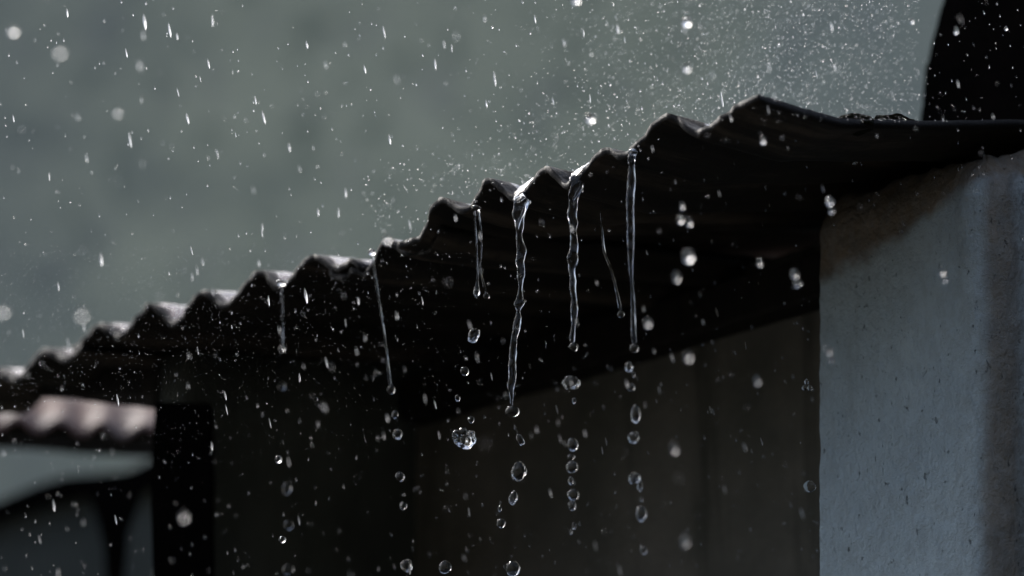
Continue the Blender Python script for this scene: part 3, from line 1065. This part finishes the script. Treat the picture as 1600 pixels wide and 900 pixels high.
# longer drops that can be read off the photograph one by one
READ = [(226, 34, 14), (265, 47, 13), (332, 32, 11), (105, 20, 8), (326, 100, 9), (278, 144, 8), (293, 185, 10), (412, 183, 12), (203, 218, 14), (452, 230, 8),
        (21, 185, 7), (77, 276, 8), (158, 405, 12), (91, 447, 8), (36, 521, 8), (540, 301, 9), (529, 332, 9), (640, 350, 9), (497, 331, 7), (410, 355, 8),
        (600, 50, 11), (570, 108, 8), (680, 100, 10), (773, 123, 13), (609, 218, 9), (694, 69, 7), (706, 75, 7), (760, 162, 7), (864, 158, 7), (922, 154, 8),
        (965, 45, 9), (836, 30, 8), (1128, 155, 14), (1299, 41, 9), (912, 52, 7), (976, 62, 6), (478, 462, 13), (510, 566, 9), (422, 661, 9), (331, 697, 8),
        (184, 625, 10), (354, 640, 9), (84, 790, 10), (181, 812, 8), (62, 843, 8), (467, 813, 8), (870, 640, 8), (733, 800, 8), (1120, 488, 8), (1190, 410, 7),
        (309, 548, 7), (468, 590, 8), (680, 632, 8), (686, 680, 7), (860, 770, 7), (768, 588, 7), (540, 505, 8), (352, 618, 8), (660, 470, 7), (1165, 540, 7),
        (947, 690, 7), (941, 704, 7), (875, 685, 7), (560, 470, 7), (420, 470, 9), (300, 432, 8), (640, 890, 8), (1190, 690, 7), (1030, 610, 7), (1110, 640, 6)]
n_read = 0
for i in range(190):
    if i < len(READ):
        px, py, half = READ[i]
        y = 3.98 + rng.uniform(-0.22, 0.18)
    else:
        px, py = rng.uniform(0, 1600), rng.uniform(0, 900)
        if px > 1290 and py > 240: continue
        half = rng.uniform(4.0, 8.5)
        y = 3.98 + rng.normal(0, 0.3)
        y = float(np.clip(y, 3.2, 4.7))
        if py > 560 - 0.33 * px: y = min(y, 3.72 + 0.0)
    y *= math.cos(PITCH)
    sm = STREAKS[i % 3]
    ratio = (5.5, 7.0, 9.0)[i % 3]
    o = link('raindrop', sm)
    o.location = at_y(px, py, y)
    w = half * mpp(y) / ratio
    o.scale = (w, w, w)
    o.rotation_euler = (0, rng.normal(0, 0.06), rng.uniform(0, 0.3))
    if py < 540 - 0.341 * px:
        where = 'against the grey wall, ' + ('far left' if px < 270 else 'left' if px < 540 else 'middle' if px < 820 else 'right of the middle' if px < 1080 else 'over the near roof end')
    elif px > 1285:
        where = 'in front of the black wall and roof end at right'
    elif py < 690 - 0.341 * px + 60:
        where = 'before the dark underside, ' + ('far left' if px < 300 else 'left of the streams' if px < 730 else 'right of the streams')
    else:
        where = 'low in the frame, ' + ('by the dark posts' if px < 340 else 'left of the drop chains' if px < 700 else 'among the drop chains' if px < 1030 else 'between drop chains and pillar')
    tag(o, 'thin slanting raindrop ' + where, 'raindrop', 'raindrops ' + where)


def swarm(name, label, samples, sub=1):
    """many tiny drops as one mesh: samples = (px, py, y, half width px, half height px, lean)"""
    v, f = ico(sub)
    f = np.array(f)
    nv, nf = len(v), len(f)
    n = len(samples)
    V = np.zeros((n, nv, 3))
    for i, (px, py, y, a, b, ln) in enumerate(samples):
        m = mpp(y)
        P = at_y(px, py, y)
        q = v * np.array([a * m, a * m, b * m])
        q[:, 0] -= q[:, 2] * ln
        V[i] = q + P
    Fc = (f[None] + (np.arange(n) * nv)[:, None, None]).reshape(-1, 3)
    me = bpy.data.meshes.new(name)
    me.vertices.add(n * nv)
    me.vertices.foreach_set('co', V.reshape(-1))
    me.loops.add(len(Fc) * 3)
    me.loops.foreach_set('vertex_index', Fc.reshape(-1).astype(np.int32))
    me.polygons.add(len(Fc))
    me.polygons.foreach_set('loop_start', np.arange(0, len(Fc) * 3, 3, dtype=np.int32))
    me.polygons.foreach_set('use_smooth', np.ones(len(Fc), dtype=bool))
    me.update(calc_edges=True)
    me.validate()
    return tag(link(name, me, M_WATER), label, kind='stuff')


def in_front(px, py):
    """nearest solid depth limit so that specks stay in front of roof, wall and pillar"""
    eave = 560 - 0.341 * px
    return 3.80 if px > 640 else 4.0


fine = []
for _ in range(1500):                      # thin shower over the whole frame
    px, py = rng.uniform(-20, 1620), rng.uniform(-20, 920)
    y = rng.normal(3.95, 0.18)
    if py > 545 - 0.341 * px or px > 1250: y = min(y, rng.normal(3.88, 0.07))
    y = float(np.clip(y, 2.9, 5.5)) * 0.95
    a = rng.uniform(0.35, 0.9)
    fine.append((px, py, y, a, a * rng.uniform(2.0, 5.0), rng.normal(LEANX, 0.08)))
for _ in range(8500):                      # dense fine rain in front of the dark underside on the left
    px, py = rng.uniform(-20, 860), rng.uniform(380, 880)
    if rng.uniform() < px / 1000 or rng.uniform() < max(0, (py - 560) / 220): continue
    y = rng.normal(3.98, 0.07) * 0.95
    a = rng.uniform(0.10, 0.27)
    fine.append((px, py, y, a, a * rng.uniform(2.0, 6.0), rng.normal(0.1, 0.08)))
swarm('fine_rain', 'fine rain in front of the roof and the background', fine)

spray = []
for _ in range(4200):                      # splash mist over the near end of the roof
    px = rng.normal(1250, 190)
    py = rng.uniform(-10, 190)
    if px > 1600 or px < 700 or (px > 1436 and rng.uniform() < 0.93): continue
    u, z = uvz(px, py, 0.0)
    y = rng.normal(3.96, 0.18)
    if py > 150: y = min(y, 3.85)
    y = float(np.clip(y, 3.1, 5.2)) * 0.95
    a = rng.uniform(0.25, 0.75) * (1.0 if rng.uniform() > 0.05 else 2.2)
    spray.append((px, py, y, a, a * rng.uniform(0.9, 2.2), rng.normal(0, 0.3)))
for _ in range(260):                       # splashes over the ridges
    px = rng.uniform(560, 1100)
    py = 545 - 0.341 * px - abs(rng.normal(0, 45)) - 16
    y = rng.normal(4.0, 0.22) * 0.95
    a = rng.uniform(0.35, 1.3)
    spray.append((px, py, y, a, a * rng.uniform(0.9, 1.5), rng.normal(0, 0.2)))
for cx, cy in [(598, 356), (640, 368), (704, 308), (742, 318), (782, 278), (822, 296), (868, 258), (906, 276), (960, 228), (992, 232), (1060, 178), (1108, 196), (1160, 168), (1186, 153), (1260, 168), (1340, 178)]:
    power = rng.uniform(0.6, 1.4)
    for _ in range(int(34 * power)):           # a little crown thrown up where drops hit a ridge
        an = rng.normal(0, 0.75)
        d = rng.gamma(2.0, 13.0) * power
        px, py = cx + math.sin(an) * d, cy - 3 - abs(math.cos(an)) * d
        a = rng.uniform(0.22, 0.8) * (1.9 if rng.uniform() < 0.07 else 1.0)
        spray.append((px, py, rng.normal(3.95, 0.09) * 0.95, a, a * rng.uniform(0.9, 2.0), -math.sin(an) * 0.6))
swarm('roof_spray', 'splash spray bouncing above the near end of the roof', spray)
